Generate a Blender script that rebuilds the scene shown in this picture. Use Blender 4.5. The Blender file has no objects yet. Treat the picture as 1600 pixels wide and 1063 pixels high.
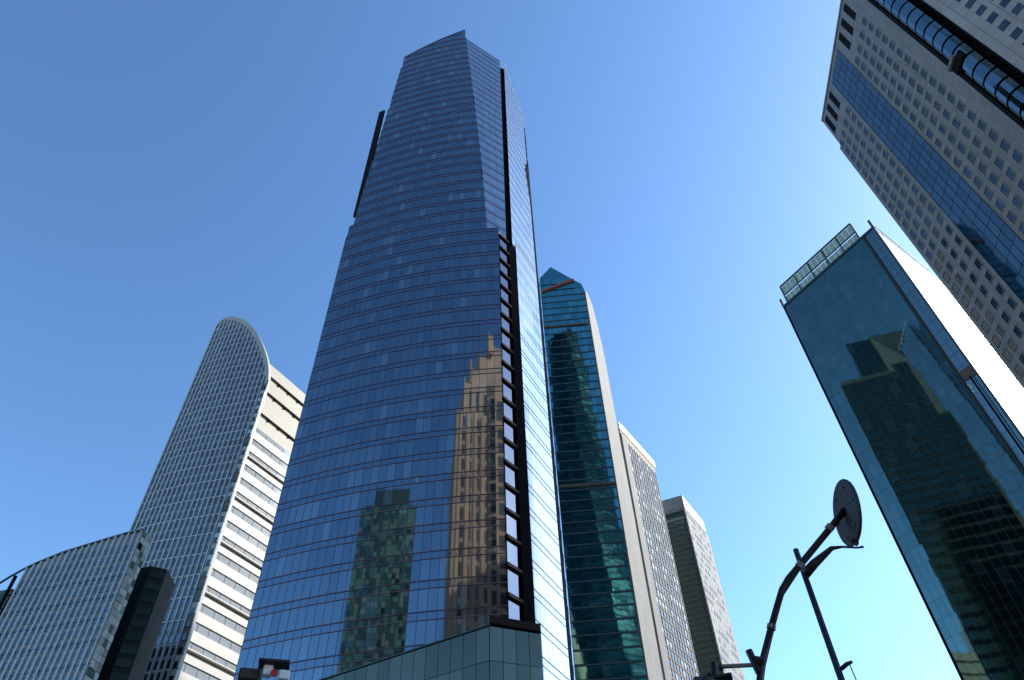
import bpy, math, random
from mathutils import Vector, Matrix
random.seed(7)
sc = bpy.context.scene
R = math.radians

# ------------------------------------------------------------------ camera
cam_d = bpy.data.cameras.new('camera')
cam = bpy.data.objects.new('camera', cam_d)
sc.collection.objects.link(cam)
CAM_M = ((0.99923420, 0.03912811, 0.0),
         (0.02935539, -0.74966316, 0.66116822),
         (-0.02587027, 0.66066190, 0.75023769))      # columns: right, up, forward -> world
CAM_P = Vector((0, 0, 1.6))
m = Matrix.Identity(4)
for i in range(3):
    m[i][0] = CAM_M[i][0]; m[i][1] = CAM_M[i][1]; m[i][2] = -CAM_M[i][2]; m[i][3] = CAM_P[i]
cam.matrix_world = m
cam_d.sensor_width = 36.0
cam_d.lens = 26.1
cam_d.clip_start = 0.1
cam_d.clip_end = 9000
sc.camera = cam

# ------------------------------------------------------------------ sky, sun, exposure
SUN_AZ, SUN_EL = 71.0, 36.0
w = bpy.data.worlds.new('World'); sc.world = w; w.use_nodes = True
nt = w.node_tree
bg = nt.nodes['Background']
sky = nt.nodes.new('ShaderNodeTexSky')
sky.sky_type = 'NISHITA'; sky.sun_disc = False
sky.sun_elevation = R(SUN_EL); sky.sun_rotation = R(SUN_AZ)
sky.altitude = 0; sky.air_density = 1.0; sky.dust_density = 0.5; sky.ozone_density = 4.0
gm = nt.nodes.new('ShaderNodeGamma'); gm.inputs[1].default_value = 1.3          # a clear winter sky: deep away from the sun
tn = nt.nodes.new('ShaderNodeMix'); tn.data_type = 'RGBA'; tn.blend_type = 'MULTIPLY'
tn.inputs[0].default_value = 1.0; tn.inputs[7].default_value = (0.99, 1.04, 0.93, 1)
nt.links.new(sky.outputs[0], gm.inputs[0]); nt.links.new(gm.outputs[0], tn.inputs[6]); nt.links.new(tn.outputs[2], bg.inputs[0])
bg.inputs[1].default_value = 0.122
sun_d = bpy.data.lights.new('sun', 'SUN'); sun_d.energy = 3.3; sun_d.angle = R(0.53); sun_d.color = (1.0, 0.95, 0.87)
sun = bpy.data.objects.new('sun', sun_d); sc.collection.objects.link(sun)
sd = Vector((math.cos(R(SUN_EL)) * math.sin(R(SUN_AZ)), math.cos(R(SUN_EL)) * math.cos(R(SUN_AZ)), math.sin(R(SUN_EL))))
sun.rotation_euler = sd.to_track_quat('Z', 'Y').to_euler()
sc.view_settings.view_transform = 'Standard'
sc.view_settings.look = 'None'
sc.view_settings.exposure = 0.9
sc.view_settings.gamma = 1.0
sc.view_settings.use_curve_mapping = False
try:
    sc.cycles.max_bounces = 8; sc.cycles.glossy_bounces = 5
except Exception:
    pass

# ------------------------------------------------------------------ materials
def _mat(name):
    mt = bpy.data.materials.new(name); mt.use_nodes = True
    return mt, mt.node_tree, mt.node_tree.nodes['Principled BSDF']

def paint(name, col, rough=0.6, metal=0.0, var=0.12, scale=0.6, bump=0.0, spec=0.5, coat=0.0, joint=None):
    """a matt surface with soft blotches, streaks of weather and a fine grain"""
    mt, t, b = _mat(name)
    co = t.nodes.new('ShaderNodeTexCoord')
    mp = t.nodes.new('ShaderNodeMapping'); mp.inputs['Scale'].default_value = (scale, scale, scale * 0.25)
    n = t.nodes.new('ShaderNodeTexNoise'); n.inputs['Scale'].default_value = 1.0; n.inputs['Detail'].default_value = 5
    g = t.nodes.new('ShaderNodeNewGeometry')
    t.links.new(g.outputs['Position'], mp.inputs[0]); t.links.new(mp.outputs[0], n.inputs['Vector'])
    rp = t.nodes.new('ShaderNodeValToRGB')
    rp.color_ramp.elements[0].position = 0.3; rp.color_ramp.elements[1].position = 0.7
    rp.color_ramp.elements[0].color = (*[c * (1 - var) for c in col], 1)
    rp.color_ramp.elements[1].color = (*[min(1, c * (1 + var)) for c in col], 1)
    t.links.new(n.outputs['Fac'], rp.inputs[0]); t.links.new(rp.outputs[0], b.inputs['Base Color'])
    if joint:                                            # slab joints and slab-to-slab tone
        sp = t.nodes.new('ShaderNodeSeparateXYZ'); t.links.new(g.outputs['Position'], sp.inputs[0])
        ad = t.nodes.new('ShaderNodeMath'); ad.operation = 'ADD'; t.links.new(sp.outputs[0], ad.inputs[0]); t.links.new(sp.outputs[1], ad.inputs[1])
        cb = t.nodes.new('ShaderNodeCombineXYZ'); t.links.new(ad.outputs[0], cb.inputs[0]); t.links.new(sp.outputs[2], cb.inputs[1])
        br = t.nodes.new('ShaderNodeTexBrick'); br.offset = 0.0
        br.inputs['Scale'].default_value = 1.0; br.inputs['Brick Width'].default_value = joint[0]; br.inputs['Row Height'].default_value = joint[1]
        br.inputs['Mortar Size'].default_value = 0.04; br.inputs['Mortar Smooth'].default_value = 0.2
        br.inputs['Color1'].default_value = (1, 1, 1, 1); br.inputs['Color2'].default_value = (0.86, 0.86, 0.87, 1); br.inputs['Mortar'].default_value = (0.55, 0.55, 0.55, 1)
        t.links.new(cb.outputs[0], br.inputs['Vector'])
        mx = t.nodes.new('ShaderNodeMix'); mx.data_type = 'RGBA'; mx.blend_type = 'MULTIPLY'; mx.inputs[0].default_value = 1.0
        t.links.new(rp.outputs[0], mx.inputs[6]); t.links.new(br.outputs['Color'], mx.inputs[7]); t.links.new(mx.outputs[2], b.inputs['Base Color'])
    b.inputs['Roughness'].default_value = rough; b.inputs['Metallic'].default_value = metal
    b.inputs['Specular IOR Level'].default_value = spec
    b.inputs['Coat Weight'].default_value = coat
    if bump:
        n2 = t.nodes.new('ShaderNodeTexNoise'); n2.inputs['Scale'].default_value = 9.0; n2.inputs['Detail'].default_value = 6
        t.links.new(g.outputs['Position'], n2.inputs['Vector'])
        bp = t.nodes.new('ShaderNodeBump'); bp.inputs['Strength'].default_value = bump; bp.inputs['Distance'].default_value = 0.05
        t.links.new(n2.outputs['Fac'], bp.inputs['Height']); t.links.new(bp.outputs[0], b.inputs['Normal'])
    return mt

def glass(name, tint, rough=0.03, wave=0.004, body=(0.01, 0.015, 0.02), refl=0.9, wscale=0.35):
    """coated curtain-wall glass: a tinted mirror over a dark interior, the sheet a little wavy"""
    mt, t, b = _mat(name)
    b.inputs['Base Color'].default_value = (*tint, 1)
    b.inputs['Metallic'].default_value = 1.0
    b.inputs['Roughness'].default_value = rough
    g = t.nodes.new('ShaderNodeNewGeometry')
    n = t.nodes.new('ShaderNodeTexNoise'); n.inputs['Scale'].default_value = wscale; n.inputs['Detail'].default_value = 1
    t.links.new(g.outputs['Position'], n.inputs['Vector'])
    bp = t.nodes.new('ShaderNodeBump'); bp.inputs['Strength'].default_value = 1.0; bp.inputs['Distance'].default_value = wave
    t.links.new(n.outputs['Fac'], bp.inputs['Height']); t.links.new(bp.outputs[0], b.inputs['Normal'])
    d = t.nodes.new('ShaderNodeBsdfDiffuse'); d.inputs[0].default_value = (*body, 1)
    mx = t.nodes.new('ShaderNodeMixShader'); mx.inputs[0].default_value = refl
    out = t.nodes['Material Output']
    t.links.new(d.outputs[0], mx.inputs[1]); t.links.new(b.outputs[0], mx.inputs[2]); t.links.new(mx.outputs[0], out.inputs[0])
    return mt

M = {}
M['blue_a'] = glass('blue_glass', (0.20, 0.265, 0.315), wave=0.0006)
M['blue_b'] = glass('blue_glass_dim', (0.175, 0.235, 0.29), wave=0.0006)
M['blue_c'] = glass('blue_glass_blind', (0.22, 0.31, 0.37), body=(0.15, 0.20, 0.25), refl=0.78)
M['blue_d'] = glass('blue_glass_light', (0.22, 0.29, 0.345), wave=0.0006)
M['blue_sp'] = glass('blue_spandrel', (0.175, 0.24, 0.30), rough=0.04, wave=0.0006)
M['rear_glass'] = glass('rear_green_glass', (0.055, 0.085, 0.08), rough=0.10)
M['rear_band'] = paint('rear_band', (0.008, 0.016, 0.019), 0.6, spec=0.2)
M['silver_a'] = glass('silver_glass', (0.86, 0.89, 0.92), rough=0.10)
M['silver_b'] = glass('silver_glass_dim', (0.80, 0.84, 0.88), rough=0.05)
M['maroon'] = paint('maroon_metal', (0.22, 0.12, 0.155), 0.4, 0.3)
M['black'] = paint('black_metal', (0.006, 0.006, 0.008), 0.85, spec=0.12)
M['dark_core'] = paint('dark_core', (0.02, 0.024, 0.03), 0.6)
M['blue_frame'] = paint('blue_grey_frame', (0.04, 0.06, 0.09), 0.4, 0.3)
M['facet_a'] = glass('facet_glass', (0.30, 0.34, 0.37), rough=0.08)
M['facet_b'] = glass('facet_glass_dim', (0.25, 0.29, 0.33), rough=0.08)
M['rose_grey'] = paint('rose_grey_metal', (0.30, 0.26, 0.27), 0.4, 0.3)
M['shade_glass'] = glass('shade_glass', (0.05, 0.075, 0.07), rough=0.08)
M['corner_glass'] = glass('lavender_glass', (0.11, 0.135, 0.20), rough=0.06)
M['pod_a'] = glass('podium_glass', (0.13, 0.135, 0.10), body=(0.045, 0.068, 0.06), refl=0.72)
M['pod_b'] = glass('podium_glass_pale', (0.16, 0.165, 0.125), body=(0.06, 0.085, 0.075), refl=0.72)
M['brown_stone'] = paint('brown_stone', (0.09, 0.07, 0.06), 0.75)
M['cream'] = paint('cream_panel', (0.42, 0.41, 0.36), 0.55, var=0.05)
M['white_panel'] = paint('white_panel', (0.66, 0.66, 0.65), 0.36, var=0.03, coat=0.2)
M['white_panel_b'] = paint('white_panel_dull', (0.54, 0.55, 0.57), 0.40, var=0.03, coat=0.2)
M['win_grey'] = glass('grey_window', (0.19, 0.235, 0.26), rough=0.06, body=(0.07, 0.08, 0.09), refl=0.75)
M['band_white'] = paint('white_band', (0.50, 0.50, 0.485), 0.5, var=0.05)
M['light_metal'] = paint('light_metal', (0.46, 0.48, 0.50), 0.4, 0.2, var=0.08)
M['mid_metal'] = paint('mid_metal', (0.30, 0.32, 0.345), 0.45, 0.2, var=0.08)
M['ribbon_a'] = glass('ribbon_glass', (0.50, 0.55, 0.60), rough=0.1, body=(0.42, 0.45, 0.47), refl=0.35)
M['win_dark'] = glass('dark_window', (0.13, 0.15, 0.15), rough=0.05)
M['win_dark_b'] = glass('dark_window_b', (0.15, 0.18, 0.18), rough=0.06, body=(0.05, 0.055, 0.06), refl=0.8)
M['teal_a'] = glass('teal_glass', (0.14, 0.24, 0.22), wave=0.002)
M['teal_b'] = glass('teal_glass_dim', (0.125, 0.22, 0.205), wave=0.002)
M['teal_c'] = glass('teal_glass_pale', (0.16, 0.26, 0.24), body=(0.05, 0.08, 0.09), refl=0.85, wave=0.002)
M['teal_bay'] = glass('grey_teal_glass', (0.22, 0.29, 0.28), rough=0.06)
M['teal_edge'] = paint('dark_teal_metal', (0.035, 0.06, 0.062), 0.45, 0.3)
M['louver'] = paint('pale_green_louver', (0.30, 0.40, 0.34), 0.5)
M['green_a'] = glass('green_glass', (0.13, 0.37, 0.39), wave=0.005)
M['green_b'] = glass('green_glass_dim', (0.10, 0.31, 0.33), wave=0.005)
M['green_c'] = glass('green_glass_pale', (0.17, 0.42, 0.43), wave=0.005)
M['red'] = paint('dull_red_metal', (0.20, 0.05, 0.05), 0.5)
M['concrete'] = paint('pale_concrete', (0.165, 0.15, 0.135), 0.75, var=0.12, bump=0.1, joint=(3.0, 3.3))
M['tan'] = paint('tan_stone', (0.27, 0.21, 0.155), 0.75, var=0.1, bump=0.1, joint=(1.9, 2.9))
M['warm_stone'] = paint('warm_stone', (0.56, 0.32, 0.185), 0.75, var=0.1)
M['grey_stone'] = paint('grey_granite', (0.215, 0.20, 0.185), 0.55, var=0.14, bump=0.1, joint=(1.75, 1.75))
M['grey_stone_b'] = paint('pale_granite', (0.31, 0.30, 0.29), 0.5, var=0.1, bump=0.1, joint=(1.75, 1.75))
M['strip_a'] = glass('deep_blue_glass', (0.155, 0.215, 0.235), rough=0.04)
M['strip_b'] = glass('deep_blue_glass_dim', (0.13, 0.185, 0.205), rough=0.04)
M['bay_a'] = glass('bay_glass', (0.24, 0.34, 0.37), rough=0.06)
M['bay_b'] = glass('bay_glass_dim', (0.20, 0.29, 0.32), rough=0.06)
M['speck'] = paint('grey_green_panel', (0.085, 0.17, 0.115), 0.4)
M['speck_b'] = paint('dark_green_panel', (0.035, 0.075, 0.06), 0.3)
M['far_glass'] = glass('far_green_glass', (0.13, 0.20, 0.20), rough=0.05, body=(0.04, 0.065, 0.065), refl=0.25)
M['iron'] = paint('dark_iron', (0.03, 0.032, 0.036), 0.45, 0.5)
M['disc'] = paint('grey_plate', (0.05, 0.05, 0.055), 0.6, var=0.25, scale=3.0)
M['galv'] = paint('galvanised_steel', (0.28, 0.31, 0.33), 0.4, 0.6)
M['red_lens'] = paint('red_lens', (0.45, 0.03, 0.06), 0.2)
M['white_paint'] = paint('white_paint', (0.75, 0.75, 0.73), 0.5)
M['asphalt'] = paint('asphalt', (0.05, 0.05, 0.052), 0.85, var=0.2, bump=0.4)
M['paving'] = paint('paving_stone', (0.22, 0.21, 0.20), 0.8, var=0.15, bump=0.3)

# ------------------------------------------------------------------ mesh helpers
class MB:
    def __init__(s): s.v = []; s.f = []; s.mi = []; s.ms = []
    def mid(s, mt):
        if mt not in s.ms: s.ms.append(mt)
        return s.ms.index(mt)
    def add(s, vs, fs, mt):
        o = len(s.v); k = s.mid(mt)
        s.v += [tuple(p) for p in vs]
        for f in fs: s.f.append([o + i for i in f]); s.mi.append(k)
    def slab(s, c, u, v, n, w_, h_, d_, mt):          # box centred at c
        u = u * (w_ / 2); v = v * (h_ / 2); n = n * (d_ / 2)
        vs = [c + a * u + b * v + e * n for e in (-1, 1) for a, b in ((-1, -1), (1, -1), (1, 1), (-1, 1))]
        s.add(vs, [(3, 2, 1, 0), (4, 5, 6, 7), (0, 1, 5, 4), (1, 2, 6, 5), (2, 3, 7, 6), (3, 0, 4, 7)], mt)
    def loft(s, lo, hi, mt):                           # two rings of 3D points, capped
        n = len(lo)
        s.add(list(lo) + list(hi), [(i, (i + 1) % n, n + (i + 1) % n, n + i) for i in range(n)] + [tuple(reversed(range(n))), tuple(range(n, 2 * n))], mt)
    def prism(s, poly, z0, z1, mt):
        s.loft([Vector((x, y, z0)) for x, y in poly], [Vector((x, y, z1)) for x, y in poly], mt)
    def bar(s, a, b, r, mt, n=8, r2=None):
        a = Vector(a); b = Vector(b); d = (b - a).normalized()
        u = d.orthogonal().normalized(); v = d.cross(u); r2 = r if r2 is None else r2
        s.loft([a + (u * math.cos(t) + v * math.sin(t)) * r for t in [2 * math.pi * i / n for i in range(n)]],
               [b + (u * math.cos(t) + v * math.sin(t)) * r2 for t in [2 * math.pi * i / n for i in range(n)]], mt)
    def tube(s, pts, rs, mt, n=10):
        pts = [Vector(p) for p in pts]; rings = []; u = None
        for i, p in enumerate(pts):
            d = (pts[min(i + 1, len(pts) - 1)] - pts[max(i - 1, 0)]).normalized()
            u = d.orthogonal().normalized() if u is None else (u - d * u.dot(d)).normalized()
            v = d.cross(u)
            rings.append([p + (u * math.cos(2 * math.pi * k / n) + v * math.sin(2 * math.pi * k / n)) * rs[i] for k in range(n)])
        vs = [q for r in rings for q in r]; fs = []
        for i in range(len(rings) - 1):
            for k in range(n): fs.append((i * n + k, i * n + (k + 1) % n, (i + 1) * n + (k + 1) % n, (i + 1) * n + k))
        fs += [tuple(reversed(range(n))), tuple(range((len(rings) - 1) * n, len(rings) * n))]
        s.add(vs, fs, mt)
    def mesh(s, name, smooth=False):
        me = bpy.data.meshes.new(name)
        me.from_pydata(s.v, [], s.f)
        for mt in s.ms: me.materials.append(mt)
        me.polygons.foreach_set('material_index', s.mi)
        if smooth: me.polygons.foreach_set('use_smooth', [True] * len(s.f))
        me.update()
        return me
    def build(s, name, parent=None, kind=None, label=None, smooth=False):
        o = bpy.data.objects.new(name, s.mesh(name, smooth)); sc.collection.objects.link(o)
        if parent: attach(o, parent)
        if kind: o['kind'] = kind
        if label: o['label'] = label
        return o

LOC = {}
def attach(o, parent):
    o.parent = parent
    o.matrix_parent_inverse = Matrix.Translation(-LOC.get(parent.name, Vector()))

def thing(name, label, cat, loc, group=None):
    o = bpy.data.objects.new(name, None); sc.collection.objects.link(o)
    o.empty_display_size = 1.0
    o.location = loc; LOC[o.name] = Vector(loc)
    o['label'] = label; o['category'] = cat
    if group: o['group'] = group
    return o

UP = Vector((0, 0, 1))
class Face:
    """a vertical wall: starts at p, runs along azimuth az; side=+1 has its outside on the right of the run"""
    def __init__(s, p, az, side=1):
        s.p = Vector((p[0], p[1], 0)); a = R(az)
        s.u = Vector((math.sin(a), math.cos(a), 0)); s.n = Vector((math.cos(a), -math.sin(a), 0)) * side
    def at(s, t, z, off=0.0): return s.p + s.u * t + s.n * off + UP * z
    def xy(s, t, off=0.0): q = s.at(t, 0, off); return (q.x, q.y)

def score(c, n, ww, hh):
    d = c - CAM_P
    x = sum(CAM_M[i][0] * d[i] for i in range(3)); y = sum(CAM_M[i][1] * d[i] for i in range(3)); z = sum(CAM_M[i][2] * d[i] for i in range(3))
    if z <= 0 or abs(x / z) > 0.70 or abs(y / z) > 0.47: return 0
    f = -n.dot(d.normalized())
    return max(0, f) * ww * hh / d.length_squared

SHARE = {}
class Cells:
    """many alike flat pieces: the ones that show largest become objects sharing meshes, the rest one mesh"""
    def __init__(s, parent, name, limit=300, tilt=0.0, field=None): s.parent = parent; s.name = name; s.limit = limit; s.tilt = tilt; s.c = []; s.field = field or name + '_field'
    def add(s, c, u, v, w_, h_, d_, mt):
        n = u.cross(v).normalized()
        if s.tilt:
            n2 = (n + u * random.gauss(0, s.tilt) + v * random.gauss(0, s.tilt)).normalized()
            u = (u - n2 * u.dot(n2)).normalized(); v = n2.cross(u)
            n = n2
        s.c.append((score(c, n, w_, h_), len(s.c), c, u, v, n, round(w_, 2), round(h_, 2), d_, mt))
    def flush(s):
        s.c.sort(key=lambda q: -q[0])
        mb = MB()
        for k, (sco, _, c, u, v, n, w_, h_, d_, mt) in enumerate(s.c):
            if k < s.limit and sco > 0:
                key = (w_, h_, d_, mt.name, s.name)
                if key not in SHARE:
                    b = MB(); b.slab(Vector(), Vector((1, 0, 0)), Vector((0, 1, 0)), Vector((0, 0, 1)), w_, h_, d_, mt)
                    SHARE[key] = b.mesh(s.name)
                o = bpy.data.objects.new(s.name, SHARE[key]); sc.collection.objects.link(o)
                o.parent = s.parent
                mw = Matrix(((u.x, v.x, n.x, c.x), (u.y, v.y, n.y, c.y), (u.z, v.z, n.z, c.z), (0, 0, 0, 1)))
                o.matrix_parent_inverse = Matrix.Translation(-LOC.get(s.parent.name, Vector()))
                o.matrix_basis = mw
            else:
                mb.slab(c, u, v, n, w_, h_, d_, mt)
        if mb.v: mb.build(s.field, s.parent, 'stuff')

def pick(*opts):
    r = random.random()
    for p, mt in opts:
        if r < p: return mt
        r -= p
    return opts[-1][1]

def lerp_tab(tab, x):
    if x <= tab[0][0]: return tab[0][1]
    for (a, b), (c, d) in zip(tab, tab[1:]):
        if x <= c: return b + (d - b) * (x - a) / (c - a)
    return tab[-1][1]

# ------------------------------------------------------------------ ground
def sheet(name, x0, y0, x1, y1, z, mt, thick=0.0):
    b = MB()
    if thick: b.prism([(x0, y0), (x1, y0), (x1, y1), (x0, y1)], z - thick, z, mt)
    else: b.add([Vector((x0, y0, z)), Vector((x1, y0, z)), Vector((x1, y1, z)), Vector((x0, y1, z))], [(0, 1, 2, 3)], mt)
    o = b.build(name); o['kind'] = 'structure'; return o
sheet('ground', -4000, -4000, 4000, 4000, 0.0, M['paving'])
sheet('road', -400, 14.0, 400, 34.0, 0.004, M['asphalt'])
sheet('pavement', -60, -3.0, 40, 13.8, 0.13, M['paving'], 0.13)
sheet('kerb', -60, 13.803, 40, 14.0, 0.14, M['white_paint'], 0.14)

# ------------------------------------------------------------------ the blue glass tower
E1 = (-1.57, 71.98)
AR, AL = 89.3357, 29.62
def front(s, off=0.0):
    """arc of the front facade; s runs from its right end to the left. returns point, tangent left->right, normal"""
    # centre lies to the right-hand inside of the arc
    a = R(91 + 19 * s / AL)
    a0 = R(91)
    # integrate exactly: dp/ds = -(sin a, cos a)
    k = R(19) / AL
    x = E1[0] + (math.cos(a) - math.cos(a0)) / k
    y = E1[1] - (math.sin(a) - math.sin(a0)) / k
    u = Vector((math.sin(a), math.cos(a), 0)); n = Vector((math.cos(a), -math.sin(a), 0))
    return Vector((x, y, 0)) + n * off, u, n

def s_left(z): return lerp_tab([(122, 29.62), (124, 28.75), (207, 25.4), (218, 25.0)], z)
def s_right(z): return lerp_tab([(112.9, 0.0), (113.1, 2.05), (139, 3.2), (171, 5.2), (210, 7.9), (217, 8.4)], z)
def z_top(s): return 207.0 + (25.4 - s) * 0.56
FAC = Vector((math.sin(R(54)), math.cos(R(54)), 0)); FACN = Vector((math.cos(R(54)), -math.sin(R(54)), 0))
def facet_len(z):
    p = front(s_right(z))[0]
    return (-0.0044 * p.y - p.x) / (FAC.x + 0.0044 * FAC.y)

T = thing('blue_glass_tower', 'tallest tower, dark blue mirror glass with maroon floor lines and slanted peaked top', 'skyscraper', (-14, 92, 0))
def bear(b): return math.tan(R(b))
def silver_row(z):
    """left end, right end of one row of the narrow side facade above the fold"""
    p = front(s_right(z))[0]; e = p + FAC * facet_len(z)
    d = e.y + 0.9
    a = Vector((d * bear(0.55), d, 0))
    s27, c27 = math.sin(R(27)), math.cos(R(27))
    b = bear(3.44)
    L = (b * a.y - a.x) / (s27 - b * c27)
    return a, a + Vector((s27, c27, 0)) * L, L
body = MB()
low = [front(s, -0.25)[0] for s in [AL * i / 12 for i in range(13)]]            # right to left
backs = [Vector((-29.0, 112, 0)), Vector((6.6, 114.5, 0)), Vector((4.9, 83.4, 0))]
E2 = Vector((-0.34, 73.5, 0)); E3 = Vector((1.30, 75.0, 0))
RF = Face((E3.x, E3.y), 27, 1)
E4 = RF.at(8.0, 0)
ring = list(reversed(low))                                                        # left to right, counter-clockwise seen from above
ring = ring + [E2 - Vector((0.25, -0.1, 0)), Vector((-0.1, 76.5, 0)), Vector((1.0, 77.2, 0)), RF.at(0.1, 0, -0.25), RF.at(8.0, 0, -0.25)] + [Vector((6.2, 112.0, 0)), Vector((-29.0, 97.5, 0))]
body.loft([p + UP * 0 for p in ring], [p + UP * 112.8 for p in ring], M['dark_core'])
def upring(z):
    sr, sl = s_right(z), s_left(z)
    L = facet_len(z); f0 = front(sr)[0]
    pts = [front(sl + (sr - sl) * i / 12, -0.3)[0] for i in range(12)]
    a, b, L2 = silver_row(z)
    pts += [f0 - FACN * 0.4 + Vector((-0.25, 0, 0)), f0 + FAC * (L - 0.4) - FACN * 1.6, a - RF.n * 0.5 + RF.u * 1.9, b - RF.n * 0.4 - RF.u * (0.3 + max(0, (z - 193) / 18 * L2)), Vector((3.6, 95.0, 0)), Vector((-20, 94, 0))]
    return [p + UP * z for p in pts]
zz = [113.2, 125, 139, 155, 171, 190, 205.5]
for a, b in zip(zz, zz[1:]): body.loft([p + UP * .02 for p in upring(a)], upring(b), M['dark_core'])
body.prism([(-28.5, 93.2), (5.3, 95.2), (6.1, 111.8), (-28.8, 97.2)], 112.9, 186, M['dark_core'])
body.build('core_wall', T)

FH = 3.6; Z0 = 37.8 - 3.6 * 6; NF = 56; NC = 28
panes = Cells(T, 'pane', 300, 0.0006); sps = Cells(T, 'spandrel', 300, 0.0006)
mull = MB()
def cell_pair(p, u, n, z, wd, zmax, pane_mats, sp_mat, first=True):
    """one bay of one floor: vision pane, spandrel; p is the bay centre in plan"""
    hv = min(2.55, zmax - z - 0.1)
    if hv > 0.4:
        panes.add(p + UP * (z + 0.08 + hv / 2), u, UP, wd - 0.04, hv, 0.06, pick(*pane_mats))
    hs = min(0.84, zmax - (z + 2.71) - 0.04)
    if hs > 0.2:
        sps.add(p + UP * (z + 2.71 + hs / 2), u, UP, wd - 0.04, hs, 0.06, sp_mat)
pm_blue = ((0.52, M['blue_a']), (0.29, M['blue_b']), (0.12, M['blue_d']), (0.07, M['blue_c']))
for k in range(NF):
    z = Z0 + k * FH
    sl, sr = s_left(z + 1.8), s_right(z + 1.8)
    runs = []
    for j in range(NC):
        a, b = j * AL / NC, (j + 1) * AL / NC
        a, b = max(a, sr), min(b, sl)
        if b - a < 0.25: continue
        s = (a + b) / 2; zt = z_top(s)
        if zt - z < 0.6: continue
        p, u, n = front(s, 0.0)
        cell_pair(p, u, n, z, b - a, zt, pm_blue, M['blue_sp'])
        for dz, hh in ((2.66, 0.07), (3.575, 0.06)):
            if z + dz < zt - 0.05: mull.slab(p + n * 0.02 + UP * (z + dz), u, UP, n, b - a, hh, 0.16, M['maroon'])
        q, u2, n2 = front(b, 0.0)
        h = min(FH, zt - z)
        mull.slab(q + n2 * 0.0 + UP * (z + h / 2), u2, UP, n2, 0.05, h, 0.10, M['blue_frame'])
    # the folded facet beside the peak
    if z > 112:
        L = facet_len(z + 1.8); f0 = front(sr)[0]; nc = max(2, int(L / 1.6)); 
        # lean of the facet: use the row's own line
        for j in range(nc):
            c = f0 + FAC * (L * (j + .5) / nc)
            zt = 209.5
            if zt - z < 0.6: continue
            cell_pair(c, FAC, FACN, z, L / nc, zt, ((0.75, M['facet_a']), (0.25, M['facet_b'])), M['blue_b'])
        h = min(FH, 209.5 - z)
        if h > 0.3:
            mull.slab(f0 + FAC * (L / 2) + FACN * 0.02 + UP * (z + min(2.66, h - .1)), FAC, UP, FACN, L, 0.10, 0.16, M['maroon'])
            mull.slab(f0 + UP * (z + h / 2), FAC, UP, FACN, 0.14, h, 0.14, M['blue_sp'])
# narrow silver side facade
for k in range(NF):
    z = Z0 + k * FH
    if z < 112.5: a, b, L = RF.at(0, 0), RF.at(8.0, 0), 8.0
    else: a, b, L = silver_row(z + 1.8)
    for j in range(6):
        t = L * (j + .5) / 6; zt = 210.5 - 17 * t / L
        if zt - z < 0.5: continue
        c = a + RF.u * t
        cell_pair(c, RF.u, RF.n, z, L / 6, zt, ((0.6, M['silver_a']), (0.4, M['silver_b'])), M['silver_a'])
        for dz in (2.66, 3.575):
            if z + dz < zt: mull.slab(c + RF.n * 0.02 + UP * (z + dz), RF.u, UP, RF.n, L / 6, 0.07, 0.10, M['rose_grey'])
panes.flush(); sps.flush()
mull.build('mullion_grid', T, 'stuff')
# the lit corner windows and black notch between front and side
cw = Cells(T, 'corner_window', 60, 0.001)
nb = MB()
CF = Face(E1, 39, 1)
k = 0
for k in range(21):
    z = 39.4 + k * FH
    if z + 2.9 > 113: break
    cw.add(CF.at(0.98, z + 1.35, 0.03), CF.u, UP, 1.75, 2.62, 0.08, M['corner_glass'])
    nb.slab(CF.at(1.1, z + 3.2, 0.12), CF.u, UP, CF.n, 2.4, 0.42, 0.5, M['black'])
cw.flush()
nb.slab(Vector((0.75, 76.0, 75)), RF.u, UP, RF.n, 1.2, 76, 0.6, M['black'])
nb.slab(Vector((0.65, 74.7, 74)), Vector((.94, .34, 0)), UP, Vector((.34, -.94, 0)), 1.2, 74, 0.3, M['black'])

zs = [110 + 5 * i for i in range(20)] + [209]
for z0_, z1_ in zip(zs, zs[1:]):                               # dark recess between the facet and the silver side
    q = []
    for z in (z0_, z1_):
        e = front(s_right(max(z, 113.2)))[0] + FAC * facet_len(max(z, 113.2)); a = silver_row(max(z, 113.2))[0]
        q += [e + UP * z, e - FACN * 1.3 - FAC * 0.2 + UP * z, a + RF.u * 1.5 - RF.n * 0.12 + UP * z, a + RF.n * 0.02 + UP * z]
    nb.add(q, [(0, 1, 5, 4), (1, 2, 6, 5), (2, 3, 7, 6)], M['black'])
nb.build('corner_notch', T)
fin = MB()
for zz in range(128, 176, 3):
    p, u, n = front(28.7, -0.35)
    fin.slab(p + UP * (zz + 1.5), u, UP, n, 1.5, 2.9, 0.3, M['black'])
fin.build('side_fin', T)
crown = MB()
pa, ua, na = front(25.4); pb = front(8.4)[0]
N = 12
for i in range(N):
    s0 = 25.4 - (17.0) * i / N; s1 = 25.4 - 17.0 * (i + 1) / N
    a = front(s0)[0] + UP * (z_top(s0) + 0.05); b = front(s1)[0] + UP * (z_top(s1) + 0.05)
    crown.bar(a, b, 0.2, M['blue_sp'], 6)
f0 = front(8.0)[0]; L = facet_len(209)
crown.bar(f0 + UP * 209.6, f0 + FAC * L + UP * 209.6, 0.2, M['blue_sp'], 6)
pk, uk, nk = front(8.6)
crown.slab(pk + UP * 213.3, uk, UP, nk, 0.9, 7.0, 0.25, M['blue_sp'])
a_, b_, L_ = silver_row(208)
crown.bar(a_ + UP * 210.6, b_ + UP * 193.8, 0.14, M['light_metal'], 6)
crown.build('crown_trim', T)
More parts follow.
